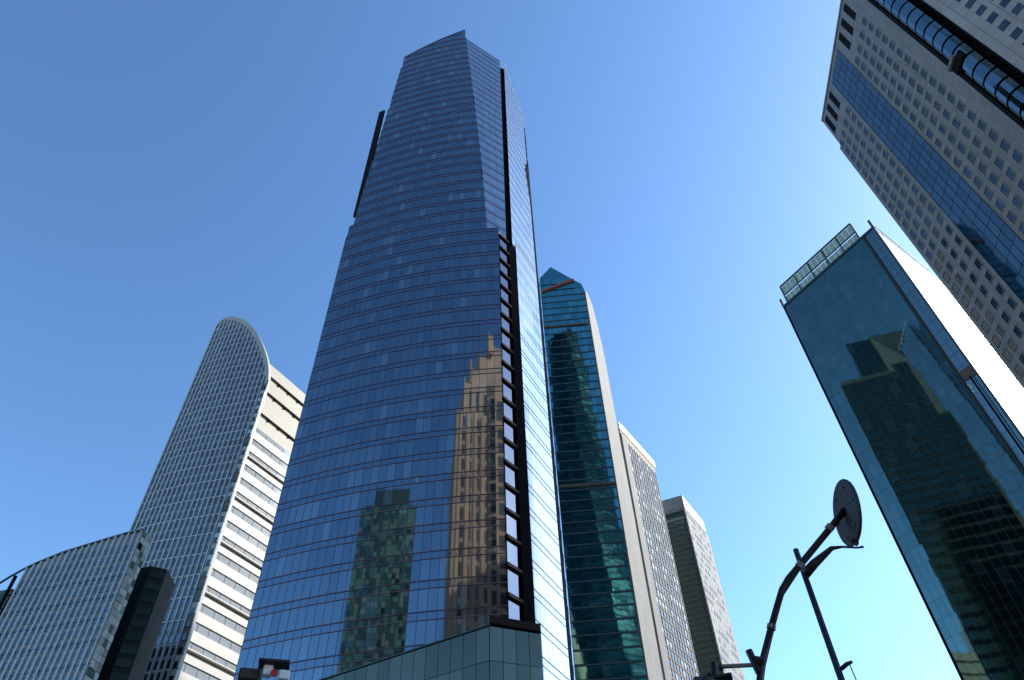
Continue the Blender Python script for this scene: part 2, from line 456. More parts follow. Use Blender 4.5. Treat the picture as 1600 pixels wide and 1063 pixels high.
# brown pier behind the silver side, then the rear flank with floor bands
body2 = MB()
body2.prism([(-22, 94.1), (5.2, 95.3), (5.6, 104), (-22, 99)], 186.05, 203, M['rear_glass'])
body2.build('crown_block', T)
pier = MB()
pier.prism([(4.95, 83.2), (5.42, 83.25), (5.42, 83.45), (4.95, 83.4)], 0, 112, M['brown_stone'])
pier.prism([(5.0, 85.2), (5.5, 85.25), (5.5, 85.45), (5.0, 85.4)], 112, 160, M['brown_stone'])
pier.build('corner_pier', T)
fl = MB()
flank = Face((5.45, 88.8), 1.8, 1)
rear = Face((6.3, 112.1), 247.6, 1)
for k in range(50):
    z = 8 + k * FH
    L = 23.0 if z < 182 else 5.0
    if z > 204: break
    if z < 160:
        y0_ = 83.5 if z < 110 else 85.5
        fb = Face((5.3, y0_), 2.0, 1)
        fl.slab(fb.at((88.7 - y0_) / 2, z + 1.2, 0.1), fb.u, UP, fb.n, 88.7 - y0_, 2.3, 0.1, M['rear_glass'])
        fl.slab(fb.at((88.7 - y0_) / 2, z + 2.95, 0.1), fb.u, UP, fb.n, 88.7 - y0_, 0.9, 0.2, M['rear_band'])
    fl.slab(flank.at(L / 2, z + 1.2, 0.1), flank.u, UP, flank.n, L, 2.3, 0.1, M['rear_glass'])
    fl.slab(flank.at(L / 2, z + 2.95, 0.1), flank.u, UP, flank.n, L, 0.9, 0.2, M['rear_band'])
    if z < 182:
        fl.slab(rear.at(19, z + 1.2, 0.1), rear.u, UP, rear.n, 38, 2.3, 0.1, M['rear_glass'])
        fl.slab(rear.at(19, z + 2.95, 0.1), rear.u, UP, rear.n, 38, 0.9, 0.2, M['rear_band'])
fl.build('rear_glazing', T, 'stuff')

# glass podium in front of it
P = thing('glass_podium', 'low grey-green glass hall at the foot of the blue tower corner', 'glass hall', (-8, 74, 0))
Q = (-2.9, 60.6)
pl = Face(Q, -60.8, -1); pr = Face(Q, 68, 1)
pb_ = MB()
pb_.prism([pl.xy(22.4, -0.3), pl.xy(0.3, -0.3), pr.xy(4.6, -0.3), (1.6, 71.0), (-2, 71.3), (-20, 73.6)], 0, 33.3, M['dark_core'])
pb_.build('core_wall', P)
pp = Cells(P, 'pane', 300, 0.0015)
for fc, L, nc in ((pl, 22.4, 17), (pr, 4.8, 4)):
    for j in range(nc):
        for k in range(11):
            z = 0.3 + k * 3.0
            uu = fc.u if fc is pr else -fc.u
            pp.add(fc.at(L * (j + .5) / nc, z + 1.5, 0), uu, UP, L / nc - 0.05, 2.95, 0.05, pick((.6, M['pod_a']), (.4, M['pod_b'])))
pp.flush()
cp = MB()
cp.slab(pl.at(11.2, 33.36, -0.1), pl.u, UP, pl.n, 22.4, 0.12, 0.5, M['teal_edge'])
cp.build('coping', P)
cp = MB(); cp.prism([(-2.9, 60.3), pr.xy(4.7, 0.2), (1.7, 71.2), (-2.6, 71.2)], 33.45, 34.15, M['black']); cp.build('roof_cap', P)

# ------------------------------------------------------------------ the cream tower with the arched screen
T = thing('arched_tower', 'pale tower with arched grey window screen and sunlit white banded side', 'office tower', (-52, 104, 0))
LS = Face((-44.38 - 0.95, 95.16 + 0.17), -80, -1)          # screen runs to the left from its right edge; outside faces the camera
ARCH = [(0, 101), (0.5, 103.6), (1.7, 107.3), (3.8, 112), (6.7, 117.1), (10.1, 121.3), (14.0, 123.8), (15.9, 123.9), (16.6, 123.0), (17.1, 121.5)]
LW = 17.1
_A = ARCH
def _smooth(x):
    for i in range(len(_A) - 1):
        if x <= _A[i + 1][0]:
            p0, p1, p2, p3 = _A[max(i - 1, 0)], _A[i], _A[i + 1], _A[min(i + 2, len(_A) - 1)]
            h = p2[0] - p1[0]; t = (x - p1[0]) / h
            m1 = (p2[1] - p0[1]) / (p2[0] - p0[0]) * h; m2 = (p3[1] - p1[1]) / (p3[0] - p1[0]) * h
            return (2*t**3 - 3*t*t + 1) * p1[1] + (t**3 - 2*t*t + t) * m1 + (3*t*t - 2*t**3) * p2[1] + (t**3 - t*t) * m2
    return _A[-1][1]
ARCH = [(17.1 * i / 60, _smooth(17.1 * i / 60)) for i in range(61)]
def bend(s, off=0.0):                                        # the screen turns gently away towards its left end
    b = 0.0 if s < 8 else 0.012 * (s - 8) ** 2
    q = LS.at(s, 0, off - b); return q
scr = MB()
prof = [17.1 * i / 48 for i in range(49)]
for a, b in zip(prof, prof[1:]):
    za, zb = lerp_tab(ARCH, a), lerp_tab(ARCH, b)
    A0, B0, A1, B1 = bend(a, 0), bend(b, 0), bend(a, -0.6), bend(b, -0.6)
    vs = [A0, B0, B0 + UP * zb, A0 + UP * za, A1, B1, B1 + UP * zb, A1 + UP * za]
    scr.add(vs, [(0, 1, 2, 3), (7, 6, 5, 4), (3, 2, 6, 7)], M['mid_metal'])
scr.add([bend(0, 0), bend(0, -0.6), bend(0, -0.6) + UP * 101, bend(0, 0) + UP * 101], [(0, 1, 2, 3)], M['mid_metal'])
scr.add([bend(17.1, 0), bend(17.1, -0.6), bend(17.1, -0.6) + UP * 121.5, bend(17.1, 0) + UP * 121.5], [(3, 2, 1, 0)], M['mid_metal'])
scr.build('screen_wall', T)
wn = Cells(T, 'window', 300, 0.004)
NCOL = 17; p0 = 1.15; pw = (LW - p0 - 0.2) / NCOL
for j in range(NCOL):
    s = p0 + pw * (j + .5)
    zt = min(lerp_tab(ARCH, s - pw / 2), lerp_tab(ARCH, s + pw / 2)) - 1.4
    u = (bend(s - .1) - bend(s + .1)).normalized()
    for k in range(60):
        z = 30 + k * 1.75
        if z + 1.3 > zt: break
        wn.add(bend(s, 0.03) + UP * (z + 0.6), u, UP, pw * 0.52, 1.12, 0.06, pick((.35, M['win_dark_b']), (.65, M['win_grey'])))
wn.flush()
for j in range(NCOL + 1):
    s = p0 + pw * j
    zt = lerp_tab(ARCH, s) - 1.0
    u = (bend(s - .1) - bend(s + .1)).normalized(); n = u.cross(UP)
    b = MB(); b.slab(bend(s, 0.1) + UP * (zt / 2), u, UP, n, 0.2, zt, 0.34, M['light_metal']); b.build('fin', T)
sl_ = MB()
for k in range(26):                                         # thin floor ledges across the screen
    z = 29.7 + k * 3.5
    for a in range(15):
        s = p0 + pw * (a + .5)
        if z < lerp_tab(ARCH, s) - 1.5:
            u = (bend(s - .1) - bend(s + .1)).normalized()
            sl_.slab(bend(s, 0.06) + UP * z, u, UP, u.cross(UP), pw, 0.22, 0.16, M['light_metal'])
sl_.build('ledge_grid', T, 'stuff')
rim = MB()                                                   # pale trim round the arch and down the right edge
arc = [(1.05 * (1 - 0), 0.0)]
pts_out = [(s, lerp_tab(ARCH, s)) for s in prof]
for (a, za), (b, zb) in zip(pts_out, pts_out[1:]):
    A0 = bend(a, 0.25) + UP * za; B0 = bend(b, 0.25) + UP * zb
    A1 = bend(min(a + .5, 17), 0.25) + UP * (za - 1.15); B1 = bend(min(b + .35, 17), 0.25) + UP * (zb - 1.15)
    C0 = bend(a, -0.7) + UP * (za + .02); D0 = bend(b, -0.7) + UP * (zb + .02)
    rim.add([A0, B0, B1, A1, C0, D0], [(0, 1, 2, 3), (0, 4, 5, 1)], M['cream'])
rim.build('arch_trim', T)
band = Cells(T, 'edge_panel', 200, 0.002)
for k in range(36):
    z = 34 + k * 1.9
    if z > 100: break
    band.add(LS.at(0.5, z + .92, 0.05), -LS.u, UP, 0.95, 1.75, 0.2, random.choice([M['cream'], M['light_metal'], M['concrete']]))
    band.add(LS.at(0.55, z + .5, 0.16), -LS.u, UP, 0.5, 0.9, 0.05, M['win_dark'])
band.flush()
LSide = Face((-47.4, 96.9), 30, 1)
sw = MB()
sw.prism([LSide.xy(0.2, -0.3), LSide.xy(26, -0.3), LSide.xy(26, -14), LSide.xy(0.2, -14)], 0, 108.2, M['cream'])
sw.build('side_wall', T)
bandp = Cells(T, 'white_band', 120, 0.0); rib = Cells(T, 'window_ribbon', 120, 0.002)
led = MB()
for k in range(24):
    z = 24 + k * 2.86
    if z > 91: break
    bandp.add(LSide.at(13.1, z + 0.8, -0.05), LSide.u, UP, 25.8, 1.55, 0.3, M['band_white'])
    for j in range(12):
        rib.add(LSide.at(1.3 + 2.15 * j, z + 2.2, -0.1), LSide.u, UP, 2.05, 1.15, 0.1, M['ribbon_a'])
    if k % 3 == 0:
        led.slab(LSide.at(13.1, z + 1.45, 0.12), LSide.u, UP, LSide.n, 25.8, 0.14, 0.5, M['brown_stone'])
        led.slab(LSide.at(13.1, z + 1.75, 0.1), LSide.u, UP, LSide.n, 25.8, 0.18, 0.4, M['band_white'])
bandp.flush(); rib.flush()
for z in (96.0, 101.3, 105.2):
    led.slab(LSide.at(13.1, z, -0.13), LSide.u, UP, LSide.n, 25.8, 0.14, 0.38, M['brown_stone'])
    for j in range(9): led.slab(LSide.at(1.5 + j * 2.7, z - 0.2, -0.13), LSide.u, UP, LSide.n, 0.3, 0.34, 0.38, M['black'])
led.build('ledge_lines', T, 'stuff')

# ------------------------------------------------------------------ the low wing left of it
T = thing('curved_top_wing', 'lower grey fin-clad wing with sloping curved roofline at the left picture edge', 'office wing', (-57, 82, 0))
WF = Face((-47.51, 78.79), -78, -1)
WTOP = [(0, 57.3), (2.3, 57.3), (6.4, 56.7), (10.8, 56.0), (13.9, 55.1), (16, 54.3), (18.3, 52.9), (22, 50.0)]
b = MB()
pr_ = [0, 2.3, 4.4, 6.4, 8.6, 10.8, 12.4, 13.9, 15.2]
for a, c in zip(pr_, pr_[1:]):
    za, zc = lerp_tab(WTOP, a), lerp_tab(WTOP, c)
    v = [WF.at(a, 0), WF.at(c, 0), WF.at(c, zc), WF.at(a, za), WF.at(a, 0, -1.8), WF.at(c, 0, -1.8), WF.at(c, zc, -1.8), WF.at(a, za, -1.8)]
    b.add(v, [(0, 1, 2, 3), (7, 6, 5, 4), (3, 2, 6, 7)], M['mid_metal'])
b.add([WF.at(0, 0), WF.at(0, 57.3), WF.at(0, 57.3, -1.8), WF.at(0, 0, -1.8)], [(0, 1, 2, 3)], M['cream'])
b.add([WF.at(15.2, 0), WF.at(15.2, 54.6), WF.at(15.2, 54.6, -1.8), WF.at(15.2, 0, -1.8)], [(3, 2, 1, 0)], M['mid_metal'])
b.build('screen_wall', T)
wn = Cells(T, 'window', 300, 0.004)
NW = 17; pw = 15.0 / NW
for j in range(NW):
    s = 0.1 + pw * (j + .5); zt = lerp_tab(WTOP, s) - 0.7
    for k in range(25):
        z = 30.2 + k * 1.35
        if z + 1.0 > zt: break
        wn.add(WF.at(s, z + 0.5, 0.03), -WF.u, UP, pw * 0.52, 0.92, 0.06, pick((.5, M['win_dark_b']), (.5, M['win_grey'])))
wn.flush()
for j in range(NW + 1):
    s = 0.1 + pw * j; zt = lerp_tab(WTOP, s) - 0.1
    f_ = MB(); f_.slab(WF.at(s, zt / 2, 0.1), WF.u, UP, WF.n, 0.16, zt, 0.32, M['light_metal']); f_.build('fin', T)
lg = MB()
for k in range(8):
    z = 32.2 + k * 2.7
    L = 15.2
    lg.slab(WF.at(7.6, min(z, 54), 0.05), WF.u, UP, WF.n, L, 0.16, 0.14, M['win_dark_b'])
lg.build('ledge_grid', T, 'stuff')
# roof beam and open frame at its left end
fr = MB()
tp = [0, 2.3, 4.4, 6.4, 8.6, 10.8, 12.4, 13.9, 15.2, 17, 19, 22]
for a, c in zip(tp, tp[1:]):
    fr.bar(WF.at(a, lerp_tab(WTOP, a) + 0.05, 0.1), WF.at(c, lerp_tab(WTOP, c) + 0.05, 0.1), 0.16, M['teal_edge'], 6)
fr.bar(WF.at(16.75, 0, -0.3), WF.at(16.75, 53.9, -0.3), 0.22, M['black'], 6)
for z in (49.4, 51.2): fr.bar(WF.at(15.2, z, -0.3), WF.at(16.75, z, -0.3), 0.09, M['black'], 6)
fr.prism([WF.xy(17.0, -1.0), WF.xy(22, -1.0), WF.xy(22, -3.0), WF.xy(17.0, -3.0)], 0, 52.6, M['teal_edge'])
fr.build('open_frame', T)
# end facets of glass and stone; sunlight is put into their pale colours
ep = Cells(T, 'end_panel', 120, 0.06)
EF = Face(WF.xy(0), 12, 1)
for k in range(32):
    for j in range(3):
        z = 29.5 + k * 0.87
        ep.add(EF.at(0.32 + 0.6 * j, z + .43, 0.12), EF.u, UP, 0.55, 0.8, 0.1, random.choice([M['white_panel'], M['white_panel'], M['white_paint'], M['band_white'], M['louver'], M['shade_glass'], M['speck']]))
ep.flush()
lk = MB()
lk.prism([(-46.9, 82.6), (-45.2, 83.5), (-45.4, 87.0), (-60, 91), (-60, 85.2)], 0, 54.6, M['rear_band'])  # near-black colour carries the shade of this glazed recess
lk.build('link_block', T)
lf = MB(); LF = Face((-46.9, 82.6), 62.1, 1)
for k in range(14):
    lf.slab(LF.at(0.95, 32.5 + 1.62 * k, 0.06), LF.u, UP, LF.n, 1.7, 0.9, 0.08, M['shade_glass'])  # green glass tinted very dark, the same shade put into its colour
lf.build('link_glazing', T, 'stuff')

# ------------------------------------------------------------------ green glass tower behind
T = thing('green_glass_tower', 'slim dark green glass tower with red crown stripe and pale concrete flank', 'skyscraper', (18, 165, 0))
GF = Face((26.0, 157.86), -86, -1)           # runs left from the right edge
top = [(0, 0), (15.4, 0), (15.4, 214.9), (11.0, 221.2), (4.6, 213.6), (1.0, 209.6), (0.2, 205.6)]
b = MB()
def gpt(t, z, off): return GF.at(t, z, off)
n_ = len(top)
vs = [gpt(t, z, -0.3) for t, z in top] + [gpt(t, z, -14) for t, z in top]
b.add(vs, [tuple(range(n_))[::-1], tuple(range(n_, 2 * n_))] + [(i, (i + 1) % n_, n_ + (i + 1) % n_, n_ + i) for i in range(n_)], M['green_b'])
b.build('core_wall', T)
gp = Cells(T, 'pane', 300, 0.002); gs = MB()
for k in range(46):
    z = 62 + k * 3.3
    for j in range(10):
        t = 0.4 + 1.5 * (j + .5)
        zl = lerp_tab([(0, 205), (1, 208), (4.6, 212.6), (11, 220), (15.4, 214)], t)
        if z + 3.0 > zl: continue
        gp.add(gpt(t, z + 1.4, -0.05), -GF.u, UP, 1.42, 2.72, 0.08, pick((.5, M['green_a']), (.35, M['green_b']), (.15, M['green_c'])))
    if z + 3.2 < 206: gs.slab(gpt(7.9, z + 3.02, 0.05), GF.u, UP, GF.n, 15.0, 0.42, 0.14, M['teal_edge'])
gp.flush()
gs.build('floor_band', T, 'stuff')
for (t0, z0, t1, z1, r, mt, nm) in ((15.2, 206.6, 3.6, 211.6, 0.75, 'red', 'red_stripe'), (15.2, 187.6, 1.0, 187.3, 0.45, 'brown_stone', 'belt_course'), (15.2, 122.6, 0.2, 122.3, 0.5, 'brown_stone', 'belt_course')):
    q = MB(); q.bar(gpt(t0, z0, 0.12), gpt(t1, z1, 0.12), r, M[mt], 6); q.build(nm, T)
q = MB()
GS = Face(GF.xy(0, 0.0), 25, 1)
prf = [(0, 0), (11.8, 0), (11.8, 120), (10.2, 182), (8.6, 194), (6.0, 204), (2.0, 206.5), (0, 205)]
vs = [GS.at(t, z, 0) for t, z in prf] + [GS.at(t, z, -10) for t, z in prf]
n_ = len(prf)
q.add(vs, [tuple(range(n_)), tuple(range(n_, 2 * n_))[::-1]] + [(i, n_ + i, n_ + (i + 1) % n_, (i + 1) % n_) for i in range(n_)], M['concrete'])
q.build('concrete_flank', T)

# ------------------------------------------------------------------ stone slab behind, and the far tower
def stone_side(T, F, L, z0, z1, left_plain, pw, ph, wmats, ww=0.55, wh=0.55, recess=True):
    cs = Cells(T, 'window', 300, 0.01)
    n = int((L - left_plain - 0.5) / pw)
    for j in range(n):
        for k in range(int((z1 - z0) / ph)):
            t = left_plain + pw * (j + .5); z = z0 + ph * (k + .5)
            cs.add(F.at(t, z, 0.02), F.u, UP, pw * ww, ph * wh, 0.1, pick(*wmats))
    cs.flush()
    rb = MB()
    for j in range(n + 1): rb.slab(F.at(left_plain + pw * j, (z0 + z1) / 2, 0.1), F.u, UP, F.n, pw * 0.10, z1 - z0, 0.2, M['tan'] if recess else M['concrete'])
    for k in range(int((z1 - z0) / ph) + 1): rb.slab(F.at((L + left_plain) / 2, z0 + ph * k, 0.08), F.u, UP, F.n, L - left_plain - 0.6, ph * 0.16, 0.16, M['concrete'])
    rb.build('pilaster_row', T, 'stuff')

T = thing('tan_slab_tower', 'sunlit beige slab with checkered windows, half hidden behind the green tower', 'office tower', (45, 210, 0))
F = Face((36.6, 191.3), 33, 1)
b = MB(); b.prism([F.xy(-3), F.xy(22.6), F.xy(22.6, -18), F.xy(-3, -18)], 0, 168.5, M['tan']); b.build('wall', T)
b = MB(); b.prism([F.xy(-3.2, 0.3), F.xy(22.8, 0.3), F.xy(22.8, -18), F.xy(-3.2, -18)], 168.5, 171.3, M['white_panel']); b.build('parapet', T)
b = MB(); b.prism([F.xy(-3, 0.4), F.xy(0.9, 0.4), F.xy(0.9, 0.02), F.xy(-3, 0.02)], 0, 166.5, M['concrete']); b.build('plain_pier', T)
stone_side(T, F, 22.6, 75, 166, 1.0, 1.9, 2.9, ((.3, M['ribbon_a']), (.4, M['win_grey']), (.3, M['win_dark_b'])), 0.62, 0.5)

T = thing('far_corner_tower', 'distant tower with dark green ribbed front and beige sunlit side', 'office tower', (58, 240, 0))
FF = Face((60.2, 225.7), -67, -1); FS = Face((60.2, 225.7), 31, 1)
b = MB(); b.prism([FF.xy(18), FF.xy(0), FS.xy(22.0), (FS.at(22, 0) + FF.u * 18).to_2d()], 0, 162, M['tan']); b.build('wall', T)
b = MB(); b.prism([FF.xy(18, .2), FF.xy(-.1, .2), FS.xy(20.0, .2), (FS.at(20, 0) + FF.u * 18).to_2d()], 162, 167.4, M['grey_stone']); b.build('crown', T)
cs = Cells(T, 'window', 300, 0.003); rb = MB()
for k in range(44):
    z = 76 + k * 1.94
    for j in range(6): cs.add(FF.at(0.5 + 2.3 * (j + .5), z + 0.75, 0.05), -FF.u, UP, 2.25, 1.2, 0.1, M['far_glass'])
    rb.slab(FF.at(7.4, z + 1.62, 0.12), FF.u, UP, FF.n, 14.6, 0.5, 0.2, M['teal_edge'])
cs.flush(); rb.build('floor_band', T, 'stuff')
cs2 = Cells(T, 'side_window', 300, 0.01)
for j in range(9):
    for k in range(26): cs2.add(FS.at(1.2 + 2.25 * j, 76 + k * 3.3 + 1.5, 0.02), FS.u, UP, 1.2, 1.7, 0.1, pick((.5, M['ribbon_a']), (.5, M['win_dark_b'])))
cs2.flush()

# ------------------------------------------------------------------ teal tower on the right
T = thing('teal_glass_tower', 'dark teal mirror-glass tower with pale green rooftop screen and white side', 'skyscraper', (95, 130, 0))
A = (74.87, 129.98)
TF = Face(A, 145, 1)                   # left corner to right corner, outside to the camera
WID = 30.2
TS = Face(TF.xy(WID), 52, 1)
b = MB(); b.prism([TF.xy(0, -.25), TF.xy(WID, -.25), TS.xy(35, -.25), (TS.at(35, 0) - TF.u * WID).to_2d()], 0, 158.2, M['dark_core']); b.build('core_wall', T)
tp_ = Cells(T, 'pane', 300, 0.0007); ts_ = MB()
for k in range(32):
    z = 46 + k * 3.5
    for j in range(17):
        tp_.add(TF.at(26.6 * (j + .5) / 17, z + 1.72, 0), TF.u, UP, 26.6 / 17 - 0.03, 3.46, 0.06, pick((.55, M['teal_a']), (.38, M['teal_b']), (.07, M['teal_c'])))
    for j in range(2):
        tp_.add(TF.at(27.45 + 2.6 * (j + .5) / 2, z + 1.72, 0.05), TF.u, UP, 1.26, 3.42, 0.06, M['teal_bay'])
tp_.flush()
for j in range(18): ts_.slab(TF.at(26.6 * j / 17, 79, 0.01), TF.u, UP, TF.n, 0.04, 158, 0.06, M['teal_edge'])
ts_.slab(TF.at(26.85, 79, -0.05), TF.u, UP, TF.n, 0.24, 158.2, 0.2, M['teal_edge'])
ts_.slab(TF.at(28.75, 53, 0.12), TF.u, UP, TF.n, 0.3, 106, 0.3, M['black'])
ts_.slab(TF.at(29.3, 53, 0.12), TF.u, UP, TF.n, 0.2, 106, 0.3, M['teal_edge'])
ts_.slab(TF.at(28.8, 106.8, 0.1), TF.u, UP, TF.n, 2.6, 2.6, 0.3, M['brown_stone'])
ts_.slab(TF.at(0.0, 79, 0.05), TF.u, UP, TF.n, 0.35, 158.4, 0.4, M['black'])
ts_.slab(TF.at(WID, 79, 0.02), TF.u, UP, TF.n, 0.5, 158.4, 0.5, M['teal_edge'])
ts_.build('mullion_grid', T, 'stuff')
wp = Cells(T, 'wall_panel', 300, 0.0012)
for j in range(17):
    for k in range(48):
        wp.add(TS.at(0.6 + 2.0 * (j + .5), 62 + 2.0 * (k + .5), 0), TS.u, UP, 1.88, 1.86, 0.06, pick((.5, M['white_panel']), (.5, M['white_panel_b'])))
wp.flush()
q = MB()
q.slab(TF.at(WID / 2, 158.6, -0.1), TF.u, UP, TF.n, WID, 0.7, 0.5, M['teal_edge'])
q.slab(TS.at(17.5, 158.3, -0.1), TS.u, UP, TS.n, 35, 0.4, 0.5, M['white_panel'])
for t in (0.0, WID): q.slab(TF.at(t, 160.0, -0.1), TF.u, UP, TF.n, 0.6, 3.4, 0.6, M['teal_edge'])
q.bar(TS.at(0, 161.3, 0), TS.at(26, 161.3, 0), 0.16, M['light_metal'], 6)
for t in (5, 12, 19, 26): q.bar(TS.at(t, 158, -0.1), TS.at(t, 161.3, 0), 0.1, M['light_metal'], 6)
q.build('parapet', T)
sn = MB()
for z in (158.9, 163.0, 166.9): sn.bar(TF.at(1.0, z, -1.0), TF.at(25.8, z, -1.0), 0.22 if z < 166 else 0.3, M['teal_edge'], 6)
for j in range(6): sn.bar(TF.at(1.0 + 24.8 * j / 5, 158.4, -1.1), TF.at(1.0 + 24.8 * j / 5, 167, -1.1), 0.22, M['teal_edge'], 6)
sf = sn.build('rooftop_screen', T)
LOC[sf.name] = LOC[T.name]
lv = Cells(T, 'louver_panel', 120, 0.002)
for j in range(16):
    for z, h in ((160.9, 3.5), (164.95, 3.3)):
        lv.add(TF.at(1.0 + 24.8 * (j + .5) / 16, z, -1.25), TF.u, UP, 1.5, h, 0.1, M['louver'])
lv.flush()

# ------------------------------------------------------------------ grey stone tower at the right edge
GSC = 1.21
T = thing('grey_stone_tower', 'grey granite tower at upper right with blue glass strip and scalloped bay stack', 'skyscraper', (82, 60, 0))
GR = Face((65.37 * GSC, 68.94 * GSC), 5.3 + 180, 1)      # runs from the far left corner towards the camera side
ZT = 144 * GSC + 0 - 0.33
def gr(y): return (68.94 - y) * GSC * 1.004               # along-wall distance of a wall coordinate
b = MB()
e_bay0, e_bay1 = gr(42.0), gr(36.5)
b.prism([GR.xy(0), GR.xy(e_bay0), GR.xy(e_bay0, -5), GR.xy(e_bay1, -5), (GR.at(e_bay1, 0, -34)).to_2d(), (GR.at(0, 0, -34)).to_2d()], 0, ZT, M['grey_stone'])
b.prism([GR.xy(-1.3, -0.25), GR.xy(-0.02, -0.25), GR.xy(-0.02, -28), GR.xy(-1.3, -28)], 0, 133.6 * GSC, M['grey_stone'])
b.build('wall', T)
G2 = Face(GR.xy(e_bay1, 0.0), 155, 1)
b = MB(); b.prism([GR.xy(e_bay1, -5.2), G2.xy(0), G2.xy(34), (G2.at(34, 0, -30)).to_2d(), (GR.at(e_bay1, 0, -36)).to_2d()], 0, ZT + 3, M['grey_stone_b']); b.build('right_wall', T)
FHG = 3.5
gw = Cells(T, 'window', 300, 0.004)
fm = MB()
cols = [66.4, 64.1, 61.7]; cols2 = [52.3, 50.1, 47.8, 45.4]
NFG = 34
for k in range(NFG):
    z = ZT - 12.4 - FHG * k
    if z < 50: break
    for y in [68.3] + cols + cols2:
        mt = pick((.6, M['win_dark']), (.4, M['win_dark_b']))
        t = gr(y)
        gw.add(GR.at(t, z - 1.1, 0.02), GR.u, UP, 1.2, 1.8, 0.06, mt)
        for a_, b_, w_, h_ in ((0, -0.96, 1.4, 0.1), (0, 0.96, 1.4, 0.1), (-0.65, 0, 0.1, 1.8), (0.65, 0, 0.1, 1.8)):
            fm.slab(GR.at(t + a_, z - 1.1 + b_, 0.06), GR.u, UP, GR.n, w_, h_, 0.14, M['grey_stone'])
        fm.slab(GR.at(t, z - 1.1, 0.055), GR.u, UP, GR.n, 0.06, 2.0, 0.03, M['blue_frame'])
for k in range(NFG + 4):
    z = ZT - 4 - FHG * k
    if z < 60: break
    for j in range(11):
        t = 3.4 + 2.6 * j
        gw.add(G2.at(t, z - 1.1, 0.02), G2.u, UP, 1.5, 1.7, 0.06, pick((.6, M['win_dark']), (.4, M['win_dark_b'])))
gw.flush()
fm.build('window_frame', T, 'stuff')
lo_ = Cells(T, 'louver_slot', 40, 0.0)
for y in [67.6, 65.1, 62.6] + [51.2, 48.6, 46.0]:
    lo_.add(GR.at(gr(y), ZT - 5.2, 0.02), GR.u, UP, 1.6, 7.0, 0.06, M['black'])
lo_.flush()
cop = MB()
cop.slab(GR.at(16.3, ZT - 0.1, 0.05), GR.u, UP, GR.n, 32.6, 0.6, 0.3, M['grey_stone'])
cop.build('coping', T)
st = Cells(T, 'strip_pane', 300, 0.0025)
y0, y1 = 61.2 - 0.4, 54.6
t0, t1 = gr(60.1), gr(53.7)
for k in range(31):
    z = ZT - 2.0 - FHG * k
    for j in range(5):
        t = t0 + (t1 - t0) * (j + .5) / 5
        st.add(GR.at(t, z - 1.7, 0.05), GR.u, UP, (t1 - t0) / 5 - 0.12, 3.3, 0.08, pick((.55, M['strip_a']), (.45, M['strip_b'])))
st.flush()
sm = MB()
for j in range(6): sm.slab(GR.at(t0 + (t1 - t0) * j / 5, ZT - 56, 0.08), GR.u, UP, GR.n, 0.12, 108, 0.16, M['win_dark_b'])
sm.build('strip_mullion', T, 'stuff')
# scalloped stack of bays in the dark recess
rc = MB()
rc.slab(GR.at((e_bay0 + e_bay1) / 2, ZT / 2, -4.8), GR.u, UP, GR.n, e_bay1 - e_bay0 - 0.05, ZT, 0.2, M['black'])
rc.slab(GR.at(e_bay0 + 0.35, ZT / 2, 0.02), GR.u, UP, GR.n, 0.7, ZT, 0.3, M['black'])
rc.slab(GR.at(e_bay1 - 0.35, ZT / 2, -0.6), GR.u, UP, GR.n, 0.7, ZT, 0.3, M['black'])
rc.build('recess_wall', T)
tb = (e_bay0 + e_bay1) / 2 - 0.25
hb = (e_bay1 - e_bay0) / 2 - 1.25
for k in range(26):
    z = ZT - 6 - FHG * k
    b = MB()
    ring = []
    for i in range(9):
        a = math.pi * i / 8
        ring.append(GR.at(tb - hb * math.cos(a), 0, -0.6 + 2.0 * math.sin(a)))
    ring += [GR.at(tb + hb, 0, -2.2), GR.at(tb - hb, 0, -2.2)]
    b.loft([p + UP * (z - 2.95) for p in ring], [p + UP * z for p in ring], M['bay_a'] if k % 3 else M['bay_b'])
    o = b.build('bay_window', T)
    LOC[o.name] = LOC[T.name]
    vb = MB()
    for i in range(0, 9, 2):
        p_ = ring[i]; vb.bar(p_ + UP * (z - 2.95), p_ + UP * z, 0.07, M['win_dark_b'], 4)
    vb.build('bay_mullion', o)
    s_ = MB()
    c0 = GR.at(tb, 0, -0.7)
    ring2 = [c0 + (p - c0) * 0.93 for p in ring]
    s_.loft([p + UP * (z + 0.0) for p in ring2], [p + UP * (z + 0.55) for p in ring2], M['black'])
    s_.build('floor_gap', o)
wpn = MB()
wpn.slab(GR.at(tb - 1.0, 101.5 * GSC - 1, 1.2), GR.u, UP, GR.n, 2.6, 0.8, 1.4, M['concrete'])
wpn.build('white_beam', T)
bg_ = MB(); bg_.slab(GR.at(tb - 0.4, 101.5 * GSC - 2.4, 0.9), GR.u, UP, GR.n, 3.4, 1.9, 1.2, M['black']); bg_.build('beam_recess', T)

